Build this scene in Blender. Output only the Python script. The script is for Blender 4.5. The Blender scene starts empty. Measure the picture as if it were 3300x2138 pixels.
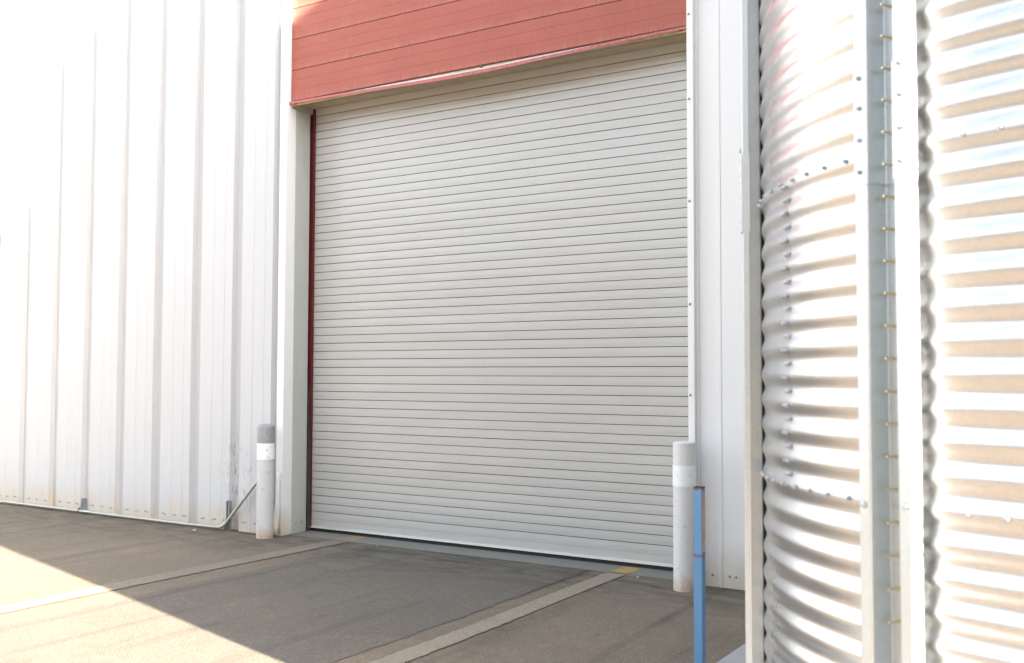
import bpy, bmesh, math, random
from mathutils import Vector, Matrix, Euler
random.seed(7)
R = math.radians
S = bpy.context.scene
COL = S.collection

# ------------------------------------------------------------------ helpers
class MB:
    """collects verts and faces in world coordinates"""
    def __init__(s): s.v=[]; s.f=[]; s.smooth=set()
    def add(s, vs, fs, smooth=False):
        b=len(s.v); s.v+= [tuple(p) for p in vs]
        for f in fs:
            if smooth: s.smooth.add(len(s.f))
            s.f.append(tuple(i+b for i in f))
    def box(s, x0,x1,y0,y1,z0,z1):
        v=[(x,y,z) for z in (z0,z1) for y in (y0,y1) for x in (x0,x1)]
        s.add(v,[(0,2,3,1),(4,5,7,6),(0,1,5,4),(1,3,7,5),(3,2,6,7),(2,0,4,6)])
    def extrude_z(s, prof, zs, closed=False, smooth=False):
        n=len(prof); v=[(x,y,z) for z in zs for (x,y) in prof]; f=[]
        m=n if closed else n-1
        for k in range(len(zs)-1):
            for i in range(m):
                j=(i+1)%n; f.append((k*n+i,k*n+j,(k+1)*n+j,(k+1)*n+i))
        s.add(v,f,smooth)
    def extrude_x(s, prof, xs, closed=False, smooth=False):
        n=len(prof); v=[(x,y,z) for x in xs for (y,z) in prof]; f=[]
        m=n if closed else n-1
        for k in range(len(xs)-1):
            for i in range(m):
                j=(i+1)%n; f.append((k*n+i,(k+1)*n+i,(k+1)*n+j,k*n+j))
        if closed: f+= [tuple(range(n)), tuple(range((len(xs)-1)*n,len(xs)*n))[::-1]]
        s.add(v,f,smooth)
    def lathe(s, c, prof, n=32, smooth=True, cap=True):
        v=[(c[0]+r*math.cos(2*math.pi*i/n),c[1]+r*math.sin(2*math.pi*i/n),c[2]+z) for (r,z) in prof for i in range(n)]
        f=[]
        for k in range(len(prof)-1):
            for i in range(n):
                j=(i+1)%n; f.append((k*n+i,k*n+j,(k+1)*n+j,(k+1)*n+i))
        s.add(v,f,smooth)
        if cap:
            b=len(s.v)-len(v); m=len(prof)-1
            s.f.append(tuple(b+m*n+i for i in range(n))); s.f.append(tuple(b+i for i in range(n))[::-1])
    def tube(s, pts, r, n=14):
        pts=[Vector(p) for p in pts]; rings=[]
        up=Vector((0,1,0))
        for i,p in enumerate(pts):
            d=(pts[min(i+1,len(pts)-1)]-pts[max(i-1,0)]).normalized()
            a=up-d*up.dot(d)
            if a.length<.1: a=Vector((0,0,1))-d*d.z
            a.normalize(); b=d.cross(a)
            rings.append([p+(a*math.cos(2*math.pi*k/n)+b*math.sin(2*math.pi*k/n))*r for k in range(n)])
        v=[q for rg in rings for q in rg]; f=[]
        for k in range(len(pts)-1):
            for i in range(n):
                j=(i+1)%n; f.append((k*n+i,k*n+j,(k+1)*n+j,(k+1)*n+i))
        s.add(v,f,True)
        b=len(s.v)-len(v); m=len(pts)-1
        s.f.append(tuple(b+m*n+i for i in range(n))); s.f.append(tuple(b+i for i in range(n))[::-1])

def wloc(o):
    p=Vector((0,0,0))
    while o is not None: p+=o.location; o=o.parent
    return p
def obj(name, mb, mat, parent=None, origin=None, recalc=True, bevel=0):
    base = wloc(parent) if parent else Vector((0,0,0))
    org = Vector(origin) if origin is not None else base
    me=bpy.data.meshes.new(name)
    me.from_pydata([tuple(Vector(p)-org) for p in mb.v],[],mb.f)
    for i,p in enumerate(me.polygons): p.use_smooth = i in mb.smooth
    if recalc or mb.smooth:
        bm=bmesh.new(); bm.from_mesh(me)
        if recalc: bmesh.ops.recalc_face_normals(bm,faces=bm.faces)
        for e in bm.edges:
            if len(e.link_faces)==2 and e.calc_face_angle(0)>R(32): e.smooth=False
        bm.to_mesh(me); bm.free()
    me.materials.append(mat)
    o=bpy.data.objects.new(name,me); COL.objects.link(o)
    o.location = org-base
    if parent: o.parent=parent
    if bevel:
        m=o.modifiers.new('b','BEVEL'); m.width=bevel; m.segments=2; m.limit_method='ANGLE'
    return o
def tag(o,label=None,cat=None,group=None,kind=None):
    if label: o['label']=label
    if cat: o['category']=cat
    if group: o['group']=group
    if kind: o['kind']=kind
    return o
def thing(name,label,cat,loc,group=None):
    o=bpy.data.objects.new(name,None); COL.objects.link(o); o.location=loc; o.empty_display_size=.2
    return tag(o,label,cat,group)

# ------------------------------------------------------------------ materials
def M(name):
    m=bpy.data.materials.new(name); m.use_nodes=True
    nt=m.node_tree; b=nt.nodes['Principled BSDF']
    return m,nt,b
def N(nt,t,**k):
    n=nt.nodes.new(t)
    for a,v in k.items(): setattr(n,a,v)
    return n
def pos(nt,scale=(1,1,1)):
    g=N(nt,'ShaderNodeNewGeometry'); mp=N(nt,'ShaderNodeMapping'); mp.inputs['Scale'].default_value=scale
    nt.links.new(g.outputs['Position'],mp.inputs['Vector']); return mp.outputs['Vector']
def noise(nt,vec,scale,detail=4,rough=.55,dist=0):
    n=N(nt,'ShaderNodeTexNoise'); n.inputs['Scale'].default_value=scale; n.inputs['Detail'].default_value=detail
    n.inputs['Roughness'].default_value=rough; n.inputs['Distortion'].default_value=dist
    nt.links.new(vec,n.inputs['Vector']); return n.outputs['Fac']
def ramp(nt,fac,stops):
    r=N(nt,'ShaderNodeValToRGB'); e=r.color_ramp.elements
    while len(e)<len(stops): e.new(.5)
    for el,(p,c) in zip(e,stops):
        el.position=p; el.color = (*c,1) if len(c)==3 else (c[0],c[0],c[0],1)
    nt.links.new(fac,r.inputs['Fac']); return r.outputs['Color']
def mix(nt,fac,a,b,mode='MIX'):
    m=N(nt,'ShaderNodeMix',data_type='RGBA',blend_type=mode)
    for i,(k,v) in enumerate((('f',fac),('a',a),('b',b))):
        s=[m.inputs[0],m.inputs[6],m.inputs[7]][i]
        if isinstance(v,(int,float)): s.default_value=v
        elif isinstance(v,tuple): s.default_value=(*v,1)
        else: nt.links.new(v,s)
    return m.outputs[2]
def math_(nt,op,a,b=None,c=None):
    m=N(nt,'ShaderNodeMath',operation=op)
    for i,v in enumerate((a,b,c)):
        if v is None: continue
        if isinstance(v,(int,float)): m.inputs[i].default_value=v
        else: nt.links.new(v,m.inputs[i])
    return m.outputs[0]
def xyz(nt):
    g=N(nt,'ShaderNodeNewGeometry'); s=N(nt,'ShaderNodeSeparateXYZ'); nt.links.new(g.outputs['Position'],s.inputs[0]); return s.outputs
def bump(nt,b,h,strength=.2,dist=.01):
    n=N(nt,'ShaderNodeBump'); n.inputs['Strength'].default_value=strength; n.inputs['Distance'].default_value=dist
    nt.links.new(h,n.inputs['Height']); nt.links.new(n.outputs[0],b.inputs['Normal'])
def maprange(nt,v,a,b,c,d):
    m=N(nt,'ShaderNodeMapRange'); nt.links.new(v,m.inputs[0])
    for i,x in enumerate((a,b,c,d)): m.inputs[i+1].default_value=x
    return m.outputs[0]
def plain(name,col,rough=.5,metal=0,var=.12,scale=6,spec=.5):
    m,nt,b=M(name)
    f=noise(nt,pos(nt),scale,6)
    c=tuple(x*(1-var) for x in col); d=tuple(min(1,x*(1+var)) for x in col)
    nt.links.new(ramp(nt,f,[(.3,c),(.7,d)]),b.inputs['Base Color'])
    b.inputs['Roughness'].default_value=rough; b.inputs['Metallic'].default_value=metal
    b.inputs['Specular IOR Level'].default_value=spec
    return m

def mat_white(name,dirt=True,mould=False,base=(.82,.82,.81)):
    m,nt,b=M(name)
    col=mix(nt,noise(nt,pos(nt,(3,3,.35)),3,6),tuple(x*.96 for x in base),tuple(min(1,x*1.02) for x in base))
    if dirt:
        s=xyz(nt)
        # splash dirt above the ground, ragged upper limit
        n1=noise(nt,pos(nt,(1,1,.5)),3.2,6,.65)
        lim=math_(nt,'MULTIPLY_ADD',n1,.62,-.06)
        h=math_(nt,'SUBTRACT',lim,s[2])
        f=maprange(nt,h,-.08,.32,0,.75)
        col=mix(nt,f,col,(.55,.45,.31))
        n2=noise(nt,pos(nt,(16,16,1.1)),2.2,5,.6)
        f2=math_(nt,'MULTIPLY',ramp(nt,n2,[(.60,(0,)),(.72,(.30,))]),maprange(nt,s[2],.15,.55,1,0))
        col=mix(nt,f2,col,(.42,.27,.12))
    if mould:
        s=xyz(nt)
        n3=noise(nt,pos(nt,(4,4,1)),9,8,.75,.6)
        sp=ramp(nt,n3,[(.535,(0,)),(.60,(1,))])
        n4=noise(nt,pos(nt,(1.5,1.5,.45)),3.1,3)
        sp=math_(nt,'MULTIPLY',sp,ramp(nt,n4,[(.44,(0,)),(.6,(1,))]))
        wx=math_(nt,'MULTIPLY',maprange(nt,s[0],-8.25,-7.95,0,1),maprange(nt,s[0],-7.45,-7.36,1,0))
        wz=math_(nt,'MULTIPLY',maprange(nt,s[2],.15,.4,.4,1),maprange(nt,s[2],.65,1.15,1,0))
        col=mix(nt,math_(nt,'MULTIPLY',math_(nt,'MULTIPLY',sp,math_(nt,'MULTIPLY',wx,wz)),.8),col,(.12,.11,.10))
    nt.links.new(col,b.inputs['Base Color'])
    b.inputs['Roughness'].default_value=.42
    bump(nt,b,noise(nt,pos(nt,(1,1,.4)),9,3),.08,.006)
    return m
WHITE=mat_white('white_painted_steel',True,True,(.525,.525,.52))
WHITE_CLEAN=mat_white('white_trim_steel',True,False,(.82,.82,.80))
GREYGREEN=plain('grey_green_painted_steel',(.46,.48,.45),.45,0,.07,5)
def mat_jamb():
    m,nt,b=M('jamb_paint')
    col=mix(nt,noise(nt,pos(nt,(2,2,.7)),4,7,.65),(.42,.44,.40),(.51,.53,.48))
    n=noise(nt,pos(nt,(5,5,1.2)),2.3,6,.7,1.0)
    col=mix(nt,ramp(nt,n,[(.6,(0,)),(.72,(.45,))]),col,(.35,.31,.23))
    s=xyz(nt)
    col=mix(nt,maprange(nt,s[2],.0,.3,.35,0),col,(.45,.38,.26))
    nt.links.new(col,b.inputs['Base Color']); b.inputs['Roughness'].default_value=.38
    bump(nt,b,noise(nt,pos(nt,(1,1,.5)),60,3),.10,.003)
    return m
JAMB=mat_jamb()
def mat_red():
    m,nt,b=M('weathered_red_boards')
    col=mix(nt,noise(nt,pos(nt,(1,1,1)),2.0,5),(.315,.078,.051),(.385,.106,.070))
    # chalky vertical weathering streaks
    st=noise(nt,pos(nt,(120,120,6)),1.0,6,.7)
    big=noise(nt,pos(nt,(1.3,1.3,3)),1.6,4)
    col=mix(nt,math_(nt,'MULTIPLY',ramp(nt,st,[(.50,(0,)),(.70,(.42,))]),ramp(nt,big,[(.35,(.15,)),(.65,(1,))])),col,(.47,.20,.15))
    st2=noise(nt,pos(nt,(150,150,9)),1.0,4,.7)
    col=mix(nt,ramp(nt,st2,[(.27,(.55,)),(.39,(0,))]),col,(.23,.05,.034))
    s=xyz(nt)   # bare, weathered fringe on the lowest edge of each board
    zz=math_(nt,'FRACT',math_(nt,'DIVIDE',math_(nt,'SUBTRACT',s[2],4.365),.318))
    ed=maprange(nt,zz,.0,.16,1,0)
    col=mix(nt,math_(nt,'MULTIPLY',math_(nt,'MULTIPLY',ed,ramp(nt,st,[(.46,(0,)),(.6,(1,))])),.40),col,(.52,.35,.27))
    nt.links.new(col,b.inputs['Base Color']); b.inputs['Roughness'].default_value=.62
    bump(nt,b,st,.35,.004)
    return m
RED=mat_red()
PINK=plain('faded_red_trim',(.42,.13,.12),.6,0,.25,40)
DARKRED=plain('dark_red_steel',(.10,.012,.014),.35,0,.3,20)
WOOD=plain('bare_batten_wood',(.50,.37,.18),.7,0,.2,8)
SOFFIT=plain('soffit_board',(.40,.36,.28),.6,0,.12,7)
def mat_door():
    m,nt,b=M('grey_shutter_paint')
    col=mix(nt,noise(nt,pos(nt,(.5,.5,.7)),1.1,5,.6),(.435,.430,.405),(.485,.470,.432))
    n=noise(nt,pos(nt,(2,2,9)),1.2,5,.6)
    col=mix(nt,ramp(nt,n,[(.35,(.14,)),(.6,(0,))]),col,(.36,.34,.30))
    dr=noise(nt,pos(nt,(26,26,1.2)),1.3,5,.65)
    col=mix(nt,ramp(nt,dr,[(.58,(0,)),(.80,(.20,))]),col,(.33,.31,.28))
    nt.links.new(col,b.inputs['Base Color']); b.inputs['Roughness'].default_value=.27; b.inputs['Specular IOR Level'].default_value=.8
    bump(nt,b,noise(nt,pos(nt,(.8,.8,3)),2.5,3),.12,.02)
    return m
DOOR=mat_door()
RUBBER=plain('black_rubber',(.012,.011,.010),.7,0,.3,20)
DARKSTEEL=plain('dark_grey_steel',(.075,.075,.070),.5,.3,.25,9)
CREAMBAR=plain('pale_bar_edge',(.62,.60,.50),.45,0,.1,10)
def mat_galv(name,base=(.54,.55,.56),rough=.31,metal=.92,sp=26):
    m,nt,b=M(name)
    v=N(nt,'ShaderNodeTexVoronoi'); v.inputs['Scale'].default_value=sp*3
    g=N(nt,'ShaderNodeNewGeometry'); nt.links.new(g.outputs['Position'],v.inputs['Vector'])
    bw=N(nt,'ShaderNodeRGBToBW'); nt.links.new(v.outputs['Color'],bw.inputs[0])
    c=mix(nt,bw.outputs[0],tuple(x*.95 for x in base),tuple(min(1,x*1.04) for x in base))
    big=noise(nt,pos(nt,(1,1,.6)),3.5,5,.6)
    c=mix(nt,ramp(nt,big,[(.45,(0,)),(.75,(.28,))]),c,tuple(x*.86 for x in base))
    nt.links.new(c,b.inputs['Base Color'])
    b.inputs['Metallic'].default_value=metal
    nt.links.new(maprange(nt,big,.3,.7,rough*.85,rough*1.2),b.inputs['Roughness'])
    return m
GALV=mat_galv('galvanised_sheet')
GALV_ST=mat_galv('galvanised_stiffener',(.55,.59,.60),.38,.75)
GALV_BOLT=mat_galv('zinc_bolt',(.46,.49,.52),.36,1,60)
GOLD=mat_galv('yellow_zinc_bolt',(.60,.50,.32),.35,1,60)
def mat_conduit():
    m,nt,b=M('dull_conduit')
    col=mix(nt,noise(nt,pos(nt,(2,2,2)),5,6,.6),(.36,.34,.29),(.52,.49,.42))
    n=noise(nt,pos(nt),14,6,.7)
    col=mix(nt,ramp(nt,n,[(.58,(0,)),(.7,(.6,))]),col,(.16,.12,.08))
    nt.links.new(col,b.inputs['Base Color']); b.inputs['Metallic'].default_value=.55; b.inputs['Roughness'].default_value=.45
    return m
CONDUIT=mat_conduit()
STRUT=plain('weathered_strut_steel',(.27,.29,.30),.5,.5,.2,14)
def mat_bollard(name,base,rust=True,scuff=.5):
    m,nt,b=M(name)
    tc=N(nt,'ShaderNodeTexCoord'); mp=N(nt,'ShaderNodeMapping'); nt.links.new(tc.outputs['Object'],mp.inputs[0]); mp.inputs['Scale'].default_value=(1,1,.7)
    v=mp.outputs[0]
    col=mix(nt,noise(nt,v,7,6,.6),tuple(x*.93 for x in base),tuple(x*1.04 for x in base))
    n=noise(nt,v,34,7,.7)
    col=mix(nt,ramp(nt,n,[(.585,(0,)),(.65,(scuff,))]),col,(.16,.14,.12))
    s=xyz(nt)
    if rust:
        n2=noise(nt,v,16,5,.6)
        h=math_(nt,'SUBTRACT',math_(nt,'MULTIPLY_ADD',n2,.30,-.06),s[2])
        col=mix(nt,maprange(nt,h,-.05,.12,0,.7),col,(.42,.24,.10))
    nt.links.new(col,b.inputs['Base Color']); b.inputs['Roughness'].default_value=.42
    bump(nt,b,n,.12,.003)
    return m
BOL_L=mat_bollard('white_bollard_paint',(.56,.56,.55))
BOL_L_CAP=mat_bollard('grey_bollard_cap',(.30,.30,.30),False,.7)
BOL_R=mat_bollard('silver_bollard_paint',(.69,.675,.65),True,.25)
BAND=mat_bollard('white_reflective_tape',(.86,.86,.84),False,.25)
BAND_L=mat_bollard('scuffed_reflective_tape',(.86,.86,.85),False,.8)
def mat_post(name,base,rust=.9):
    m,nt,b=M(name)
    tc=N(nt,'ShaderNodeTexCoord'); s=N(nt,'ShaderNodeSeparateXYZ'); nt.links.new(tc.outputs['Object'],s.inputs[0])
    v=tc.outputs['Object']
    col=mix(nt,noise(nt,v,12,6,.6),tuple(x*.88 for x in base),tuple(x*1.1 for x in base))
    ax=math_(nt,'ABSOLUTE',s.outputs[0]); ay=math_(nt,'ABSOLUTE',s.outputs[1])
    edge=math_(nt,'MINIMUM',ax,ay)   # both large only at a corner of the square tube
    n=noise(nt,v,22,6,.7)
    e=math_(nt,'ADD',math_(nt,'MULTIPLY',math_(nt,'SUBTRACT',edge,.0195),120),math_(nt,'MULTIPLY_ADD',n,3.0,-1.75))
    col=mix(nt,maprange(nt,e,.05,.5,0,rust),col,(.16,.055,.025))
    dz=math_(nt,'MINIMUM',math_(nt,'ABSOLUTE',math_(nt,'SUBTRACT',s.outputs[2],.639)),math_(nt,'ABSOLUTE',math_(nt,'SUBTRACT',s.outputs[2],.996)))
    e2=math_(nt,'SUBTRACT',math_(nt,'MULTIPLY_ADD',n,.05,-.013),dz)
    col=mix(nt,maprange(nt,e2,0,.010,0,rust*.85),col,(.16,.055,.025))
    sc=noise(nt,v,46,6,.75,.8)
    col=mix(nt,ramp(nt,sc,[(.60,(0,)),(.67,(.6,))]),col,(.13,.10,.09))
    nt.links.new(col,b.inputs['Base Color']); b.inputs['Roughness'].default_value=.5
    bump(nt,b,n,.15,.002)
    return m
BLUE=mat_post('chipped_blue_paint',(.118,.275,.455))
TAN=plain('bare_tan_side',(.55,.36,.24),.55,0,.25,18)
RUST=plain('rust',(.13,.05,.025),.85,0,.4,60)

def mat_asphalt(name,a,c,speck=.5,seed=0,sun=False):
    m,nt,b=M(name)
    P=pos(nt)
    col=mix(nt,ramp(nt,noise(nt,P,.55,7,.62),[(.3,(0,)),(.7,(1,))]),a,c)
    st=noise(nt,pos(nt,(1.0,.45,1)),2.4,6,.65,.5)
    col=mix(nt,ramp(nt,st,[(.56,(0,)),(.74,(.5,))]),col,tuple(x*.55 for x in a))
    st2=noise(nt,pos(nt,(.6,1.0,1)),1.3,6,.7,.8)
    col=mix(nt,ramp(nt,st2,[(.52,(0,)),(.72,(.5,))]),col,(c[0]*1.35,c[1]*1.22,c[2]*1.1))
    vo=N(nt,'ShaderNodeTexVoronoi'); vo.inputs['Scale'].default_value=110; nt.links.new(P,vo.inputs['Vector'])
    bw=N(nt,'ShaderNodeRGBToBW'); nt.links.new(vo.outputs['Color'],bw.inputs[0])
    sp=ramp(nt,bw.outputs[0],[(.18,(.60,)),(.5,(1.0,)),(.74,(1.08,)),(.86,(1.9,))])
    col=mix(nt,speck,col,mix(nt,1.0,col,sp,'MULTIPLY'))
    fine=noise(nt,P,420,2,.6)
    col=mix(nt,.35,col,mix(nt,1.0,col,ramp(nt,fine,[(.3,(.6,)),(.7,(1.45,))]),'MULTIPLY'))
    s=xyz(nt)   # contact shadow and dark streaks along the wall foot, painted into the colour
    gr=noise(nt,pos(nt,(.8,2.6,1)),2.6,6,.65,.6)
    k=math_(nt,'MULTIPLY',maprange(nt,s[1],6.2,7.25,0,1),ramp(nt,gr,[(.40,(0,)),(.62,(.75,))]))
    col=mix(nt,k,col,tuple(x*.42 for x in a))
    ty=noise(nt,pos(nt,(5.5,.22,1)),1.0,4,.6,.4)  # faint wheel tracks leading to the door
    col=mix(nt,ramp(nt,ty,[(.54,(0,)),(.68,(.38,))]),col,tuple(x*.5 for x in a))
    oil=noise(nt,P,3.6,4,.5,.3)
    col=mix(nt,ramp(nt,oil,[(.70,(0,)),(.78,(.55,))]),col,(.03,.028,.026))
    nt.links.new(col,b.inputs['Base Color']); b.inputs['Roughness'].default_value=.88
    b.inputs['Specular IOR Level'].default_value=.25
    h=math_(nt,'ADD',vo.outputs['Distance'],math_(nt,'MULTIPLY',noise(nt,P,12,5),.6))
    bump(nt,b,h,.55,.008)
    return m
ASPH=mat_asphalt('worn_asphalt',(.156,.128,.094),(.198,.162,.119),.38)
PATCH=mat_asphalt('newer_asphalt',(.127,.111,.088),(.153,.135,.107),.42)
def mat_conc(name,base):
    m,nt,b=M(name)
    P=pos(nt)
    col=mix(nt,noise(nt,P,3,7,.65),tuple(x*.82 for x in base),tuple(x*1.12 for x in base))
    n=noise(nt,pos(nt,(1,3,1)),5,6,.7)
    col=mix(nt,ramp(nt,n,[(.58,(0,)),(.75,(.5,))]),col,tuple(x*.5 for x in base))
    nt.links.new(col,b.inputs['Base Color']); b.inputs['Roughness'].default_value=.8
    bump(nt,b,noise(nt,P,90,4),.2,.004)
    return m
CONC=mat_conc('threshold_concrete',(.19,.185,.155))
PADC=mat_conc('pad_concrete',(.36,.36,.34))
def mat_paint(name,col_,cover,under=(.13,.112,.097)):
    m,nt,b=M(name)
    P=pos(nt)
    f=noise(nt,P,26,8,.75)
    g=noise(nt,P,2.2,4)
    k=math_(nt,'ADD',math_(nt,'MULTIPLY',f,.8),math_(nt,'MULTIPLY',g,.35))
    fac=ramp(nt,k,[(.50-cover*.25,(0,)),(.72-cover*.25,(1,))])
    vo=N(nt,'ShaderNodeTexVoronoi'); vo.inputs['Scale'].default_value=110; nt.links.new(P,vo.inputs['Vector'])
    bw=N(nt,'ShaderNodeRGBToBW'); nt.links.new(vo.outputs['Color'],bw.inputs[0])
    sp=ramp(nt,bw.outputs[0],[(.15,(.65,)),(.5,(1.0,)),(.85,(1.3,))])
    c=mix(nt,.5,col_,mix(nt,1.0,col_,sp,'MULTIPLY'))
    nt.links.new(mix(nt,fac,under,c),b.inputs['Base Color']); b.inputs['Roughness'].default_value=.8
    bump(nt,b,vo.outputs['Distance'],.4,.006)
    return m
LINE=mat_paint('faded_tan_paint',(.262,.221,.158),.55,(.165,.143,.112))
LINE_L=mat_paint('worn_tan_paint',(.205,.172,.128),.25,(.17,.145,.113))
YEL=mat_paint('yellow_paint',(.42,.26,.08),.45,(.19,.18,.15))
YEL_L=mat_paint('faded_yellow_paint',(.30,.215,.115),.5,(.18,.175,.15))
STONE=plain('pale_stone',(.45,.40,.28),.8,0,.2,40)
ROOFM=plain('roof_steel',(.6,.6,.58),.5,0,.1,3)

# ------------------------------------------------------------------ ground
g=MB()
# one sheet out to the horizon, finer near the door so its surface is not dead flat
xs=[-400,-60,-30,-20]+[-16+.5*i for i in range(49)]+[12,20,40,400]
ys=[-400,-60,-25,-10]+[-4+.5*i for i in range(28)]+[12,25,60,400]
def gz(x,y):
    if -15<x<7 and -3<y<7.0:
        w=min(1,(7.0-y)/1.5)*min(1,(x+15)/2)*min(1,(7-x)/2)
        return -.006*w*(1+math.sin(x*1.3+.7)*math.sin(y*1.1+1.9))
    return 0
vv=[(x,y,gz(x,y)) for y in ys for x in xs]; n=len(xs)
g.add(vv,[(j*n+i,j*n+i+1,(j+1)*n+i+1,(j+1)*n+i) for j in range(len(ys)-1) for i in range(n-1)],True)
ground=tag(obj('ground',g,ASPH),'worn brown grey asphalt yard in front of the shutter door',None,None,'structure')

def sheet(name,mat,x0,x1,y0,y1,dz,jag=0,nx=2,ny=60,label=None,fn=None):
    m=MB(); X=[x0+(x1-x0)*i/nx for i in range(nx+1)]; Y=[y0+(y1-y0)*j/ny for j in range(ny+1)]
    rnd=random.Random(name+str(x0)); jl=[rnd.uniform(-jag,jag) for _ in Y]; jr=[rnd.uniform(-jag,jag) for _ in Y]
    v=[]
    for j,y in enumerate(Y):
        for i,x in enumerate(X):
            xx=x+(jl[j] if i==0 else jr[j] if i==nx else 0)
            off=fn(y) if fn else 0
            v.append((xx+off,y,gz(xx+off,y)+dz))
    k=nx+1
    m.add(v,[(j*k+i,j*k+i+1,(j+1)*k+i+1,(j+1)*k+i) for j in range(ny) for i in range(nx)])
    return tag(obj(name,m,mat),label,None,None,'structure')
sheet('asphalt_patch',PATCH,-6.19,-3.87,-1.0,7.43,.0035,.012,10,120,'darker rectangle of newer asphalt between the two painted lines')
sheet('painted_line',LINE_L,-6.655,-6.44,-2,7.40,.006,.007,4,420,'worn tan painted line running out from the left end of the door',lambda y:-.02+(y-7.2)*.012)
sheet('painted_line',LINE,-3.712,-3.545,-2,7.40,.006,.006,4,420,'broad tan painted line running out from the right part of the door',lambda y:(7.3-y)*.009)
# concrete sill in front of the shutter
m=MB(); m.box(-7.272,-2.968,7.437,8.1,-.2,.006)
tag(obj('concrete_threshold',m,CONC),'grey concrete sill strip under the shutter door',None,None,'structure')
sheet('yellow_marking',YEL_L,-6.66,-6.46,7.442,7.70,.0085,.010,3,24,'faded orange end of the left painted line on the concrete sill')
sheet('yellow_marking',YEL,-3.70,-3.535,7.442,7.70,.0085,.008,3,24,'bright yellow end of the right painted line on the concrete sill')
# concrete pad under the silo
m=MB()
pts=[(-1.985,2.7),(1.95,2.7),(1.95,6.35),(-1.985,6.35)]
m.add([(x,y,-.2) for x,y in pts]+[(x,y,.055) for x,y in pts],[(0,1,5,4),(1,2,6,5),(2,3,7,6),(3,0,4,7),(4,5,6,7),(3,2,1,0)])
tag(obj('concrete_pad',m,PADC,bevel=.012),'pale concrete slab carrying the corrugated silo',None,None,'structure')
# loose chips of stone
def stone(x,y,s,label,seed):
    rnd=random.Random(seed); bm=bmesh.new(); bmesh.ops.create_icosphere(bm,subdivisions=1,radius=s)
    for v in bm.verts:
        v.co*=rnd.uniform(.75,1.15); v.co.z*=.6
    me=bpy.data.meshes.new('stone'); bm.to_mesh(me); bm.free(); me.materials.append(STONE)
    o=bpy.data.objects.new('stone',me); COL.objects.link(o); o.location=(x,y,s*.4); o.rotation_euler=(0,0,rnd.uniform(0,6))
    return tag(o,label,'stone')
stone(-8.22,7.07,.028,'pale stone lying on the asphalt below the wall conduit',3)
stone(-6.10,7.40,.010,'tiny white chip at the edge of the concrete sill beside the left line',4)
stone(-3.42,7.37,.014,'small pale chip on the asphalt by the bright yellow mark',5)
stone(-2.0,6.15,.016,'small white chip on the asphalt right of the blue post',6)

# ------------------------------------------------------------------ warehouse
H_W=8.62; XL=-26.0; XR=2.1; PAN=7.33; GR=.058
wh=thing('warehouse','white ribbed steel warehouse with a grey roller shutter under red cladding','building',(-5.1,7.6,0))
PER=.6138; X0=-7.43   # left lip of the last groove before the corner trim
def groove(x):  # plan points of one recessed groove, from its left lip
    return [(x,PAN),(x+.006,PAN+GR),(x+.088,PAN+GR),(x+.140,PAN)]
def pencil(x,w=.016,h=.0045):
    return [(x,PAN),(x+.004,PAN+h),(x+w-.004,PAN+h),(x+w,PAN)]
prof=[(XL,PAN)]
lips=[]
k=int((X0-XL)/PER)
xk=[-7.43,-8.005]+[-8.005-PER*i for i in range(1,29)]
xk=sorted(x for x in xk if x>XL+.2)
for i,x in enumerate(xk):
    prof+=groove(x)
    nxt=xk[i+1] if i+1<len(xk) else None
    if nxt is not None:
        d=nxt-x
        prof+=pencil(x+.325*d/PER)
        prof+=pencil(x+.493*d/PER)
prof=[p for p in prof if p[0]<-7.36]
prof.append((-7.300,PAN+.028))
m=MB(); m.extrude_z(prof,[-.05,.02,.4,1.2,3,5.5,H_W])
lw=obj('ribbed_wall',m,WHITE,wh,recalc=False)
# screws along the foot of the wall
def bolt_mesh(name,r,h,mat,hexa=True,washer=1.35,shank=0):
    m=MB()
    m.lathe((0,0,0),[(r*washer,0),(r*washer,h*.22),(r*1.05,h*.24)],14,False,True)
    n=6 if hexa else 12
    if hexa: m.lathe((0,0,0),[(r,h*.24),(r,h*.85),(r*.8,h)],6,False,True)
    else: m.lathe((0,0,0),[(r*1.1,h*.24),(r*1.0,h*.55),(r*.7,h*.85),(r*.25,h)],14,True,True)
    if shank: m.lathe((0,0,0),[(r*.72,h),(r*.72,h+shank*.92),(r*.55,h+shank)],10,False,True)
    me=bpy.data.meshes.new(name); me.from_pydata(m.v,[],m.f)
    bm=bmesh.new(); bm.from_mesh(me); bmesh.ops.recalc_face_normals(bm,faces=bm.faces); bm.to_mesh(me); bm.free()
    for i,p in enumerate(me.polygons): p.use_smooth = i in m.smooth
    me.materials.append(mat); return me
def place(name,me,parent,p,nrm,spin=0):
    o=bpy.data.objects.new(name,me); COL.objects.link(o); o.parent=parent
    o.location=Vector(p)-wloc(parent)
    q=Vector(nrm).normalized().to_track_quat('Z','Y'); o.rotation_mode='QUATERNION'
    o.rotation_quaternion = q @ Euler((0,0,spin)).to_quaternion()
    return o
SCREW=bolt_mesh('screw',.0075,.007,plain('dull_screw_head',(.30,.29,.26),.5,.4,.2,30))
for i in range(len(xk)-1,0,-1):
    a=xk[i-1]+.150; L=xk[i]-a
    if xk[i]<-12.6: break
    for off in (.055,.088,.225,.258,.385,.418):
        if off<L-.02: place('screw',SCREW,lw,(a+off,PAN-.001,.095+random.uniform(-.006,.006)),(0,-1,0),random.random())
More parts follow.
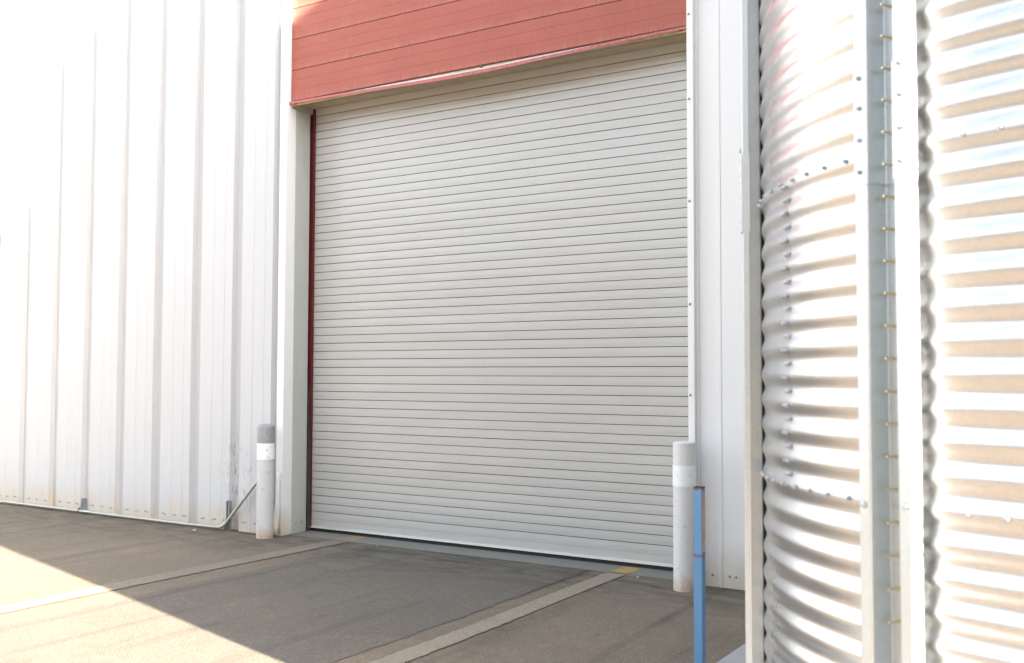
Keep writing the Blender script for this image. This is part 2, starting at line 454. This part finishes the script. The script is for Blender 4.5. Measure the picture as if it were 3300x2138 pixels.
# roof, hidden far walls and the wing that turns towards the yard on the right
m=MB()
m.box(XL,14,PAN+.14,22,H_W,H_W+.12)
m.box(XR+.03,14,3.2,PAN+.14,H_W,H_W+.12)
obj('roof',m,ROOFM,wh)
m=MB(); m.box(XL-.05,XL,PAN,22,-.05,H_W); m.box(XL,14,21.9,22,-.05,H_W)
obj('back_wall',m,WHITE_CLEAN,wh)
# inner face behind the opening keeps the hall dark
# right wall: trim, flat pans, grooves
PR=7.372
prof=[(-2.897,PR),(-2.757,PR),(-2.751,PR-.006),(-2.722,PR-.006),(-2.716,PR)]
x=-2.50
while x<XR-.3:
    prof+=[(x,PR),(x+.006,PR+GR),(x+.068,PR+GR),(x+.136,PR),(x+.36,PR),(x+.366,PR-.006),(x+.394,PR-.006),(x+.40,PR)]
    x+=PER
prof.append((XR+.02,PR))
m=MB(); m.extrude_z(prof,[-.05,.03,.4,1.2,3,5.5,H_W])
rw=obj('flat_pan_wall',m,WHITE_CLEAN,wh,recalc=False)
for x in (-2.865,-2.80,-2.665,-2.615,-2.54): place('screw',SCREW,rw,(x,PR-.001,.088),(0,-1,0),random.random())
# wing wall facing the silo and its gable to the yard
wp=[(XR,PR)]
y=PR-.2
while y>3.4:
    wp+=[(XR,y),(XR+GR,y-.006),(XR+GR,y-.068),(XR,y-.136)]; y-=PER
wp+=[(XR,3.2),(14,3.2),(14,22)]
m=MB(); m.extrude_z(wp,[-.05,2,5,H_W])
obj('wing_wall',m,WHITE_CLEAN,wh,recalc=False)
# trims of the opening
XJ=-7.275
m=MB(); m.box(-7.365,XJ,7.348,7.476,-.03,H_W)
obj('corner_trim',m,WHITE_CLEAN,wh,bevel=.003)
m=MB(); m.box(XJ-.11,XJ-.001,7.478,7.690,-.03,4.42)
jb=obj('door_jamb',m,JAMB,wh,bevel=.003)
m=MB(); m.box(XJ-.02,XJ+.003,7.474,7.4795,-.02,4.36)
obj('jamb_seam',m,CREAMBAR,wh)
CAP=bolt_mesh('anchor_bolt',.013,.008,plain('painted_bolt',(.36,.37,.33),.5,0,.2,30),False)
for y in (7.545,7.625): place('anchor_bolt',CAP,jb,(XJ-.0005,y,.105),(1,0,0),0)
# bent flap of flashing at the foot of the corner, behind the bollard
m=MB(); fl=[]
for i in range(9):
    z=.02+i*.075; k=math.exp(-z*5.5)
    fl.append([(-7.352-.01*k,7.340-.012*k,z),(-7.330+.028*k*math.sin(z*22),7.318-.06*k,z),(-7.312+.02*k,7.325-.035*k,z),(-7.300+.012*k,7.343-.01*k,z)])
v=[p for r_ in fl for p in r_]
m.add(v,[(4*i+j,4*i+j+1,4*i+5+j,4*i+4+j) for i in range(8) for j in range(3)],True)
o=obj('bent_flashing',m,WHITE_CLEAN,wh); md=o.modifiers.new('s','SOLIDIFY'); md.thickness=.002
# right-hand trim: front face, return, narrow lip
XT=-2.966
tp=[(XT,7.9),(XT,7.312),(-2.915,7.312),(-2.915,7.362),(-2.894,7.362),(-2.894,7.3705)]
m=MB(); m.extrude_z(tp,[-.03,1.5,3.5,H_W])
et=obj('edge_trim',m,WHITE_CLEAN,wh,recalc=False)
for z in (.75,1.45,2.15,2.95,3.75,4.42,4.95): place('screw',SCREW,et,(-2.948,7.311,z),(0,-1,0),0)
# red boards above the opening
m=MB()
pr=[]
z=4.365; BH=.318
while z<H_W-.05:
    zt=min(z+BH,H_W)
    pr+=[(7.410,z),(7.400,z+.004)]
    for fz in (.34,.67):
        if z+BH*fz<zt: pr+=[(7.400,z+BH*fz-.003),(7.4016,z+BH*fz-.001),(7.4016,z+BH*fz+.001),(7.400,z+BH*fz+.003)]
    pr+=[(7.400,zt-.005),(7.4165,zt-.005),(7.4165,zt)]
    z=zt
m.extrude_x(pr,[XJ+.012,-6,-4.5,XT-.002])
obj('red_cladding',m,RED,wh,recalc=False)
m=MB(); m.box(XJ-.05,XJ+.010,7.43,7.9,4.30,H_W); m.box(XJ-.05,XT+.05,7.47,7.9,4.43,H_W)
obj('lintel_wall',m,SOFFIT,wh)
m=MB(); m.box(XJ+.012,XT-.003,7.413,7.45,4.3525,4.3655)
obj('red_channel',m,DARKRED,wh)
m=MB(); m.box(XJ+.012,XT-.003,7.405,7.4195,4.318,4.352)
obj('batten',m,WOOD,wh)
# faded red strip that has sagged off the lintel, and the white foil bulging behind it
def sag(x):
    u=(x-XJ)/(XT-XJ); return .052*math.sin(math.pi*min(1,max(0,u))) **2.0
m=MB(); n=48
XS=[XJ-.012+(XT-XJ+.010)*i/n for i in range(n+1)]
v=[]
for x in XS:
    s_=sag(x); j=random.uniform(-.0012,.0012); y0=7.378-.35*s_
    v+=[(x,y0,4.332-s_+j),(x,y0,4.354-s_*.80+j*.5),(x,y0+.014,4.354-s_*.80),(x,y0+.014,4.334-s_)]
f=[]
for i in range(n):
    for j in range(4): f.append((4*i+j,4*i+(j+1)%4,4*i+4+(j+1)%4,4*i+4+j))
f+=[(0,3,2,1),(4*n,4*n+1,4*n+2,4*n+3)]
m.add(v,f); obj('sagging_red_strip',m,PINK,wh)
m=MB(); v=[]
for i,x in enumerate(XS):
    s_=sag(x)*math.exp(-((x+5.05)/1.05)**2); s_=min(s_,sag(x)); w=.004*math.sin(x*9)*(s_/.05)
    zt=4.352-.30*s_; zb=4.350-1.0*s_
    v+=[(x,7.4035-.1*s_,zt),(x,7.402-.35*s_+w*.3,zt*.62+zb*.38),(x,7.4005-.42*s_+w,zt*.3+zb*.7),(x,7.3995-.33*s_,zb)]
m.add(v,[(4*i+j,4*i+j+1,4*i+5+j,4*i+4+j) for i in range(n) for j in range(3)],True)
o=obj('white_foil',m,plain('white_foil_sheet',(.62,.60,.54),.4,0,.03,20),wh); md=o.modifiers.new('s','SOLIDIFY'); md.thickness=.002; md.offset=1
# clips in the channel under the boards
CL=MB(); CL.box(-.012,.012,-.004,.004,-.016,.016); CL.box(-.03,.012,-.006,.004,-.020,-.0165)
cm=bpy.data.meshes.new('clip'); cm.from_pydata(CL.v,[],CL.f); cm.materials.append(DARKSTEEL)
for x in (-7.2,-6.33,-4.95,-3.04):
    o=bpy.data.objects.new('clip',cm); COL.objects.link(o); o.parent=wh; o.location=Vector((x,7.400,4.350))-wloc(wh)
# soffit strips
m=MB(); m.box(XJ-.02,XT+.02,7.4525,7.56,4.350,4.40); m.box(XJ+.012,XT-.003,7.421,7.452,4.340,4.3475)
obj('soffit',m,plain('soffit_grey_board',(.25,.23,.185),.6,0,.1,9),wh)
m=MB(); m.box(XJ-.02,XT+.02,7.562,7.735,4.358,4.40)
obj('soffit',m,plain('soffit_cream_board',(.36,.31,.23),.55,0,.1,9),wh)
# ---- roller shutter
YD=7.745; PIT=.0816; ZB=.126
pr=[]
for i in range(55):
    z=ZB+i*PIT
    jy=random.uniform(-.0007,.0007); tl=random.uniform(-.0006,.0006); jz=random.uniform(-.0004,.0004)
    pr+=[(YD+.016,z-.0003+jz),(YD+jy-tl,z+jz),(YD-.0012+jy,z+.035),(YD+jy+tl,z+PIT-.0064+jz),(YD+.0015+jy+tl,z+PIT-.0056+jz),(YD+.016,z+PIT-.0052+jz)]
m=MB()
m.extrude_x(pr,[-7.34,-6.4,-5.4,-4.4,-3.4,-2.90])
sh=obj('roller_shutter',m,DOOR,wh,recalc=False)
sh.data.materials.append(plain('slat_joint_shade',(.085,.075,.07),.8,0,.2,30))
npf=len(pr)-1      # shade of the joint gaps, painted as a dark colour on the deep faces
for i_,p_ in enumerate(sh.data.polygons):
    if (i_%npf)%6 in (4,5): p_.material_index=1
sh['label']='grey roller shutter closed to the sill'
m=MB(); pb=[(YD+.010,ZB-.0005),(YD-.001,ZB-.002),(YD-.002,.060),(YD-.004,.052),(YD-.010,.046),(YD+.022,.046),(YD+.022,ZB-.0005)]
m.extrude_x(pb,[-7.30,-5,-2.90],True)
obj('bottom_bar',m,DOOR,sh)
m=MB(); m.box(-7.252,-2.91,YD-.026,YD-.0105,.041,.0485); obj('bar_lip',m,CREAMBAR,sh)
m=MB(); m.box(-7.262,-2.905,YD-.006,YD+.03,.0065,.0405); obj('rubber_seal',m,RUBBER,sh)
m=MB(); m.box(-7.40,-7.246,YD-.03,YD-.022,.01,4.43); m.box(-7.252,-7.246,YD-.0215,YD-.004,.01,4.43)
obj('guide_rail',m,DARKRED,sh)
m=MB(); m.box(-2.985,-2.86,YD-.03,YD-.022,.01,4.43); obj('guide_rail',m,DARKRED,sh)
m=MB()
zz=[.012,.5,.9,1.1,1.3,1.52]; ww=[-7.251,-7.2512,-7.254,-7.262,-7.272,-7.281]
v=[]
for z,w in zip(zz,ww): v+=[(-7.40,YD-.042,z),(w,YD-.042,z),(w,YD-.0305,z),(-7.40,YD-.0305,z)]
f=[(4*i+j,4*i+(j+1)%4,4*i+4+(j+1)%4,4*i+4+j) for i in range(5) for j in range(4)]+[(3,2,1,0),(20,21,22,23)]
m.add(v,f); obj('rail_guard',m,DARKSTEEL,sh)

# ------------------------------------------------------------------ bollards
def bollard(x,y,top,dome,rim,b0,b1,mats,label,band_label):
    t=thing('bollard',label,'bollard',(x,y,0),'pipe bollards guarding the shutter door')
    r=.084
    m=MB(); m.lathe((x,y,-.05),[(r,0),(r,b0+.05-.001),(r,b1+.05),(r,rim+.05 if mats[1] is mats[0] else b1+.06)],40,True,True)
    obj('pipe',m,mats[0],t,recalc=False)
    pf=[]
    if mats[1] is not mats[0]: pf+=[(r+.0012,b1+.0002),(r+.0012,rim)]
    else: pf+=[(r+.001,rim-.004),(r+.001,rim)]
    for i in range(8):
        a=i/8*math.pi/2; pf.append(((r)*math.cos(a),rim+.0015+dome*math.sin(a)))
    pf.append((.004,rim+.0015+dome))
    m=MB(); m.lathe((x,y,0),pf,40,True,True); c=obj('cap',m,mats[1],t,recalc=False)
    m=MB(); m.lathe((x,y,0),[(r+.0005,b0),(r+.0025,b0+.0005),(r+.0025,b1-.0005),(r+.0005,b1)],40,True,False)
    bnd=obj('reflective_band',m,mats[2],t,recalc=False)
    if band_label: bnd['label']=band_label
    return t
bollard(-7.338,7.182,1.115,.030,1.084,.768,.925,(BOL_L,BOL_L_CAP,BAND_L),'scuffed white pipe bollard with a grey domed cap beside the wall conduit','white band with black scrape marks')
bollard(-2.932,7.142,1.109,.014,1.093,.772,.930,(BOL_R,BOL_R,BAND),'clean silver white pipe bollard with a flat cap behind the blue post',None)

# ------------------------------------------------------------------ conduit along the wall
YC=7.262
cd=thing('wall_conduit','dull steel conduit along the foot of the ribbed wall bending up behind the bollard','pipe',(-8.0,YC,0))
pts=[(x,YC,.030+.004*math.sin(x*.9)) for x in [-18+.5*i for i in range(20)]]+[(-8.13,YC,.030)]
for i in range(1,9):
    a=i/8*R(45.5); pts.append((-8.10+.18*math.sin(a),YC,.030+.18*(1-math.cos(a))))
px,pz=pts[-1][0],pts[-1][2]
for t in (.15,.3,.45,.58): pts.append((px+t*math.cos(R(45.5))*1.02,YC,pz+t*math.sin(R(45.5))*1.02))
px,pz=pts[-1][0],pts[-1][2]
pts+=[(px+.02,YC+.015,pz+.02),(px+.027,YC+.05,pz+.027),(px+.028,YC+.11,pz+.028)]
m=MB(); m.tube(pts,.0168,16); obj('pipe',m,CONDUIT,cd)
def strut(x,h,lab):
    m=MB(); y1=PAN-.001; y0=y1-.041
    # open channel with a slotted front, hollow behind two lips
    pf=[(x-.0205,y1),(x-.0205,y0),(x-.0095,y0),(x-.0095,y0+.007),(x-.018,y0+.009),(x-.018,y1-.003),(x+.018,y1-.003),(x+.018,y0+.009),(x+.0095,y0+.007),(x+.0095,y0),(x+.0205,y0),(x+.0205,y1)]
    m.extrude_z(pf,[-.03,h*.5,h],True); n=len(pf); b=len(m.v)-n
    o=obj('strut',m,STRUT,cd); o['label']=lab
    m2=MB()
    for k in range(9):
        pass
    # strap round the pipe, bolted to the strut
    for a in range(13): pass
    c=[(x-.013,YC+.020*math.cos(t),.031+.020*math.sin(t)) for t in [R(-100+i*20) for i in range(11)]]
    for w in (0,1):
        m2.add([(p[0]+dx,p[1]*1.0 if True else 0,p[2]) for p in c for dx in (0,.012)],[(2*i,2*i+1,2*i+3,2*i+2) for i in range(10)]) if w==0 else None
    m2.lathe((0,0,0),[(.004,0),(.004,.001)],6,False,True)
    m2.v=m2.v[:22]; m2.f=m2.f[:10]
    # outer half of the ring, towards the yard
    ring=[]
    for i in range(17):
        t=R(-20+i*20+90); ring.append((YC+.0186*math.cos(t),.031+.0186*math.sin(t)))
    m2=MB(); m2.extrude_x(ring,[x-.030,x-.018]); m2.box(x-.033,x-.015,YC-.004,YC+.006,.049,.064)
    s_=obj('pipe_clamp',m2,DARKSTEEL,o); md=s_.modifiers.new('s','SOLIDIFY'); md.thickness=.003; md.offset=1
strut(-7.985,.302,'tall bare steel strut by the bend')
strut(-10.36,.17,'short bare steel strut')
m=MB(); m.tube([(-10.26,YC,.0302),(-10.2,YC,.0302)],.0192,16); m.tube([(-10.275,YC,.0302),(-10.262,YC,.0302)],.0215,8); m.tube([(-10.198,YC,.0302),(-10.185,YC,.0302)],.0215,8)
obj('coupling',m,GALV_BOLT,cd)

# ------------------------------------------------------------------ blue post
PX,PY=-2.032,5.155
bp=thing('blue_post','chipped blue square steel post standing in front of the right bollard','post',(PX,PY,0))
m=MB(); m.box(PX-.0245,PX+.0245,PY-.0245,PY+.0245,-.02,.636); obj('lower_tube',m,BLUE,bp,bevel=.003)
m=MB(); w=.0238
pf=[(PX-w,PY-w),(PX+w,PY-w),(PX+w,PY+w),(PX-w,PY+w)]; wi=w-.004
pi=[(PX-wi,PY-wi),(PX+wi,PY-wi),(PX+wi,PY+wi),(PX-wi,PY+wi)]
v=[(x,y,.637) for x,y in pf]+[(x,y,.998) for x,y in pf]+[(x,y,.998) for x,y in pi]+[(x,y,.70) for x,y in pi]
f=[]
for j in range(4):
    k=(j+1)%4; f+=[(j,k,4+k,4+j),(4+j,4+k,8+k,8+j),(8+j,8+k,12+k,12+j)]
f+=[(12,13,14,15),(3,2,1,0)]
m.add(v,f); up=obj('upper_tube',m,BLUE,bp)
m=MB(); m.box(PX+w+.0006,PX+w+.003,PY-.016,PY+.018,.66,.985); o=obj('side_plate',m,TAN,up); o['label']='bare tan plate on the right face of the post'
m=MB()
for a,b_,c_,d_ in ((PX-w-.001,PX+w+.001,PY-w-.001,PY-w+.004),(PX-w-.001,PX+w+.001,PY+w-.004,PY+w+.001),(PX-w-.001,PX-w+.004,PY-w+.0041,PY+w-.0041),(PX+w-.004,PX+w+.001,PY-w+.0041,PY+w-.0041)):
    m.box(a,b_,c_,d_,.9985,1.004)
o=obj('rim',m,RUST,up); o['label']='rusty rim'

# ------------------------------------------------------------------ corrugated silo
CX,CY,R0=.10686,4.6565,1.538
ZROW=2.3154; P4=.1016; RING=11*P4; AMP=.0066
si=thing('corrugated_silo','tall galvanised corrugated silo with bolted vertical stiffeners on a concrete slab','silo',(CX,CY,.055))
def cyl(phi,r,z): return (CX-r*math.cos(phi),CY-r*math.sin(phi),z)
def rad(z): return R0+AMP*math.cos(2*math.pi*(z-ZROW)/P4)
def dent(p,z): return .0011*math.sin(3.1*z+9*p)*math.sin(14*p-1.7*z+.6)+.0007*math.sin(5.3*z-21*p)
z0=ZROW-2*RING
rings=7
sheets=[]
for k in range(rings):
    za=z0+k*RING-.022; zb=min(z0+(k+1)*RING+.012,7.42)
    fine = k<3
    steps=12 if fine else 6; seg=240 if fine else 96
    nz=int((zb-za)/P4*steps)
    dr=.0022 if k%2 else 0
    ph=[2*math.pi*i/seg for i in range(seg)]
    v=[];f=[]
    for j in range(nz+1):
        z=za+(zb-za)*j/nz
        lap=.0028*(1-j/nz)        # each sheet laps over the one below
        r_=rad(z)+lap
        v+=[cyl(p,r_+dent(p,z),z) for p in ph]
    for j in range(nz):
        for i in range(seg):
            i2=(i+1)%seg; f.append((j*seg+i,(j+1)*seg+i,(j+1)*seg+i2,j*seg+i2))
    m=MB(); m.add(v,f,True)
    s_=obj('wall_sheet',m,GALV,si,recalc=False); sheets.append(s_)
# roof cone with eave and an added cap
ze=7.40
m=MB()
nr=40; v=[]
for rr,zz_ in ((R0+.06,ze-.03),(R0+.05,ze+.02),(.25,ze+.02+(R0-.2)*math.tan(R(30)))):
    v+=[cyl(2*math.pi*i/nr,rr*(1+.006*(i%2)),zz_) for i in range(nr)]
f=[(j*nr+i,j*nr+(i+1)%nr,(j+1)*nr+(i+1)%nr,(j+1)*nr+i) for j in range(2) for i in range(nr)]+[tuple(range(2*nr,3*nr))]
m.add(v,f); obj('roof',m,GALV,si)
m=MB(); m.lathe((CX,CY,ze+.62),[(.40,0),(.50,.12),(.50,1.35),(.56,1.38),(.10,1.72)],32); obj('shade_cap',m,GALV_ST,si)  # unseen cap, made tall so its shadow falls on the left wall
# base ring
m=MB(); m.lathe((CX,CY,0),[(R0+.03,.056),(R0+.03,.062),(R0+.009,.0625),(R0+.009,.09)],96,False,False); obj('base_ring',m,GALV_ST,si)

HX=.072; W0,W1,W2,RT=.040,.0546,.0985,.046
RF=R0+AMP+.001
def fr(phi):
    nrm=Vector((-math.cos(phi),-math.sin(phi),0)); t=Vector((math.sin(phi),-math.cos(phi),0))
    return Vector((CX,CY,0)),nrm,t
def hat_profile(o=0.0,RT=RT):
    # hat channel open outwards: web on the tank, two legs, turned-out lips, turned-back edges
    return [(-W2-o*.3,HX-RT),(-W2-o*.3,HX+o),(-W1+o,HX+o),(-W0+o,o),(W0-o,o),(W1-o,HX+o),(W2+o*.3,HX+o),(W2+o*.3,HX-RT)]
def hat(name,phi,za,zb,mat,parent,o=0.0,th=.0025,bev=.004,rt=RT):
    c,nrm,t=fr(phi); pf=[]
    for (a,h) in hat_profile(o,rt):
        p=c+nrm*(RF+h)+t*a; pf.append((p.x,p.y))
    m=MB(); m.extrude_z(pf,[za,(za+zb)/2,zb])
    ob=obj(name,m,mat,parent,recalc=False)
    if bev:
        b=ob.modifiers.new('b','BEVEL'); b.width=bev; b.segments=2; b.limit_method='ANGLE'; b.angle_limit=R(40)
    s_=ob.modifiers.new('s','SOLIDIFY'); s_.thickness=th; s_.offset=0
    return ob
NUT=bolt_mesh('bolt',.0074,.009,GALV_BOLT,True,1.45,.005)
DOME=bolt_mesh('bolt',.0092,.009,GALV_BOLT,False,1.2)
SHK=bolt_mesh('stiffener_bolt',.0060,.005,GOLD,True,1.3,.036)
PH1=R(61.0)
for k in range(8):
    phi=PH1-R(45)*k
    st=hat('stiffener',phi,.07,ze-.05,GALV_ST,si,rt=RT if k!=1 else .026)
    c,nrm,t=fr(phi)
    if k<2:
        st['label']='long channel with bolt shanks standing in it' if k==0 else 'channel seen edge on at the rim of the tank'
        sp=hat('splice_sleeve',phi,2.205,2.565 if k==0 else 2.54,GALV_ST,st,.0035 if k==0 else .007,rt=RT if k==0 else .030)
        m=MB(); q=[c+nrm*(RF-hh)+t*tt for tt,hh in ((-.036,.0005),(.036,.0005),(.036,.013),(-.036,.013))]
        m.extrude_z([(a.x,a.y) for a in q],[.07,3,ze-.1],True); obj('sealing_strip',m,RUBBER,st)
        zs=[2.245,2.347,2.449,2.551-.005]
        for z in zs:
            for sgn in (-1,1):
                p=c+nrm*(RF+HX+.0052)+t*(sgn*(W1+W2)*.51); p.z=z+ (0.012 if sgn>0 else 0)
                place('bolt',NUT if sgn<0 else DOME,sp,p,nrm,random.random())
    if k==0:
        z=ZROW-P4*19
        while z<3.35:
            if z>.7:
                p=c+nrm*(RF+.0015)+t*(-.014); p.z=z+P4*.5
                if abs(z-ZROW)>.3 or True: place('stiffener_bolt',SHK,st,p,nrm,random.random())
            z+=P4
        for sgn in (-1,1):
            p=c+nrm*(RF+HX+.0015)+t*(sgn*(W1+W2)*.51); p.z=ZROW-RING+ (.0 if sgn<0 else .012)
            place('bolt',DOME,st,p,nrm,0)
# bolts in the horizontal laps
DPH=R(4.135)
for zi,zr in ((1,ZROW-RING),(2,ZROW)):
    for i in range(-4,16):
        phi=R(32.2)+DPH*i
        if abs(math.degrees(phi)-61)<6.6: continue
        if phi<R(14) or phi>R(82): continue
        p=cyl(phi,rad(zr)+.0026,zr); nrm=(-math.cos(phi),-math.sin(phi),0)
        place('bolt',NUT,sheets[zi],p,nrm,random.random())
# vertical seam of paired bolts and the lapping sheet edge
PS=R(37.4)
for j in range(22):
    z=ZROW-RING+P4*.5*(j+.5)+P4*.25-.012
    for q in (-.011,.012):
        phi=PS+q/R0
        dz=math.copysign(1,0)
        sl=-AMP*2*math.pi/P4*math.sin(2*math.pi*(z-ZROW)/P4)
        nrm=Vector((-math.cos(phi),-math.sin(phi),-sl*.5))
        p=cyl(phi,rad(z)+.0022,z); place('bolt',NUT,sheets[1],p,nrm,random.random())
m=MB(); v=[];f=[]
nz=132
for j in range(nz+1):
    z=ZROW-RING-.015+(RING+.02)*j/nz
    for i in range(9):
        phi=PS+.020/R0-(.07/R0)*i/8
        v.append(cyl(phi,rad(z)+dent(phi,z)+.0005+.0028*(1-(z-ZROW+RING+.022)/(RING+.034))-.0010*(i/8)**2,z))
for j in range(nz):
    for i in range(8): f.append((j*9+i,j*9+i+1,(j+1)*9+i+1,(j+1)*9+i))
m.add(v,f,True); o=obj('seam_lap',m,GALV,sheets[1],recalc=False)

# ------------------------------------------------------------------ added ridge, out of view, blocks sky near the horizon
ADDED_HILL=plain('added_hillside',(.16,.13,.08),.9,0,.35,.05)
m=MB(); v=[]
rnd=random.Random(5); n=80
for i in range(n+1):
    x=-420+840*i/n; h=30+9*math.sin(i*.31)+5*math.sin(i*.83+1)+rnd.uniform(-1,1)
    v+=[(x,-130,-.3),(x,-145,h*.45),(x,-165,h),(x,-230,h*.5),(x,-300,-.3)]
m.add(v,[(5*i+j,5*i+j+1,5*i+6+j,5*i+5+j) for i in range(n) for j in range(4)],True)
tag(obj('added_hills',m,ADDED_HILL),'added dry ridge beyond the yard, unseen, blocking low sky',None,None,'structure')

# ------------------------------------------------------------------ added shed, unseen, cuts off sky in front of the door
ob_=thing('added_shed','added tan metal shed behind the viewpoint, unseen, blocking sky','building',(6,-17,0))
m=MB(); pf=[(-8,-30)]
pf+=[(-8,-13)]; x=-8
while x<21.5: pf+=[(x+.1,-13),(x+.16,-12.96),(x+.24,-12.96),(x+.30,-13)]; x+=.45
pf+=[(22,-13),(22,-30)]
m.extrude_z(pf,[-.05,4,8,11.5],True); obj('ribbed_wall',m,plain('added_shed_paint',(.40,.36,.30),.6,0,.1,1),ob_)
m=MB(); m.extrude_x([(-12.6,11.4),(-21.5,13.6),(-30.4,11.4),(-30.4,11.6),(-21.5,13.8),(-12.6,11.6)],[-8.3,22.3],True); obj('roof',m,ROOFM,ob_)

# ------------------------------------------------------------------ camera
f_px,yaw,pit,rol=3251.65,.558128,.0431492,.00263493
fw=Vector((-math.sin(yaw)*math.cos(pit),math.cos(yaw)*math.cos(pit),math.sin(pit)))
r_=Vector((math.cos(yaw),math.sin(yaw),0)); u_=r_.cross(fw)
rr=r_*math.cos(rol)+u_*math.sin(rol); uu=u_*math.cos(rol)-r_*math.sin(rol)
cam=bpy.data.cameras.new('camera'); co=bpy.data.objects.new('camera',cam); COL.objects.link(co)
co.matrix_world=Matrix(((rr.x,uu.x,-fw.x,0),(rr.y,uu.y,-fw.y,0),(rr.z,uu.z,-fw.z,1.6),(0,0,0,1)))
cam.sensor_width=36; cam.lens=f_px/3300*36; cam.clip_end=2000; cam.clip_start=.05
cam.dof.use_dof=True; cam.dof.focus_distance=8.6; cam.dof.aperture_fstop=2.8
S.camera=co

# ------------------------------------------------------------------ light
EL=R(20); sdir=Vector((.9641,-.2657,0)).normalized()
w=bpy.data.worlds.new('World'); S.world=w; w.use_nodes=True
nt=w.node_tree; bg=nt.nodes['Background']
sky=nt.nodes.new('ShaderNodeTexSky'); sky.sky_type='NISHITA'; sky.sun_disc=False
sky.sun_elevation=EL; sky.sun_rotation=math.atan2(sdir.x,sdir.y)
sky.dust_density=1.6; sky.air_density=1.0; sky.ozone_density=1.0
hs=nt.nodes.new('ShaderNodeHueSaturation'); hs.inputs['Saturation'].default_value=.50   # thin high haze washes the blue out
nt.links.new(sky.outputs[0],hs.inputs['Color']); nt.links.new(hs.outputs[0],bg.inputs[0]); bg.inputs[1].default_value=.055
L=bpy.data.lights.new('sun','SUN'); L.energy=3.1; L.angle=R(.55); L.color=(1,.85,.74)
lo=bpy.data.objects.new('sun',L); COL.objects.link(lo)
d=Vector((sdir.x*math.cos(EL),sdir.y*math.cos(EL),math.sin(EL)))
lo.rotation_euler=d.to_track_quat('Z','Y').to_euler(); lo.location=(12,-6,9)
S.view_settings.view_transform='Standard'; S.view_settings.look='None'; S.view_settings.gamma=1
S.view_settings.exposure=4.2; S.view_settings.use_curve_mapping=False
S.render.film_transparent=False
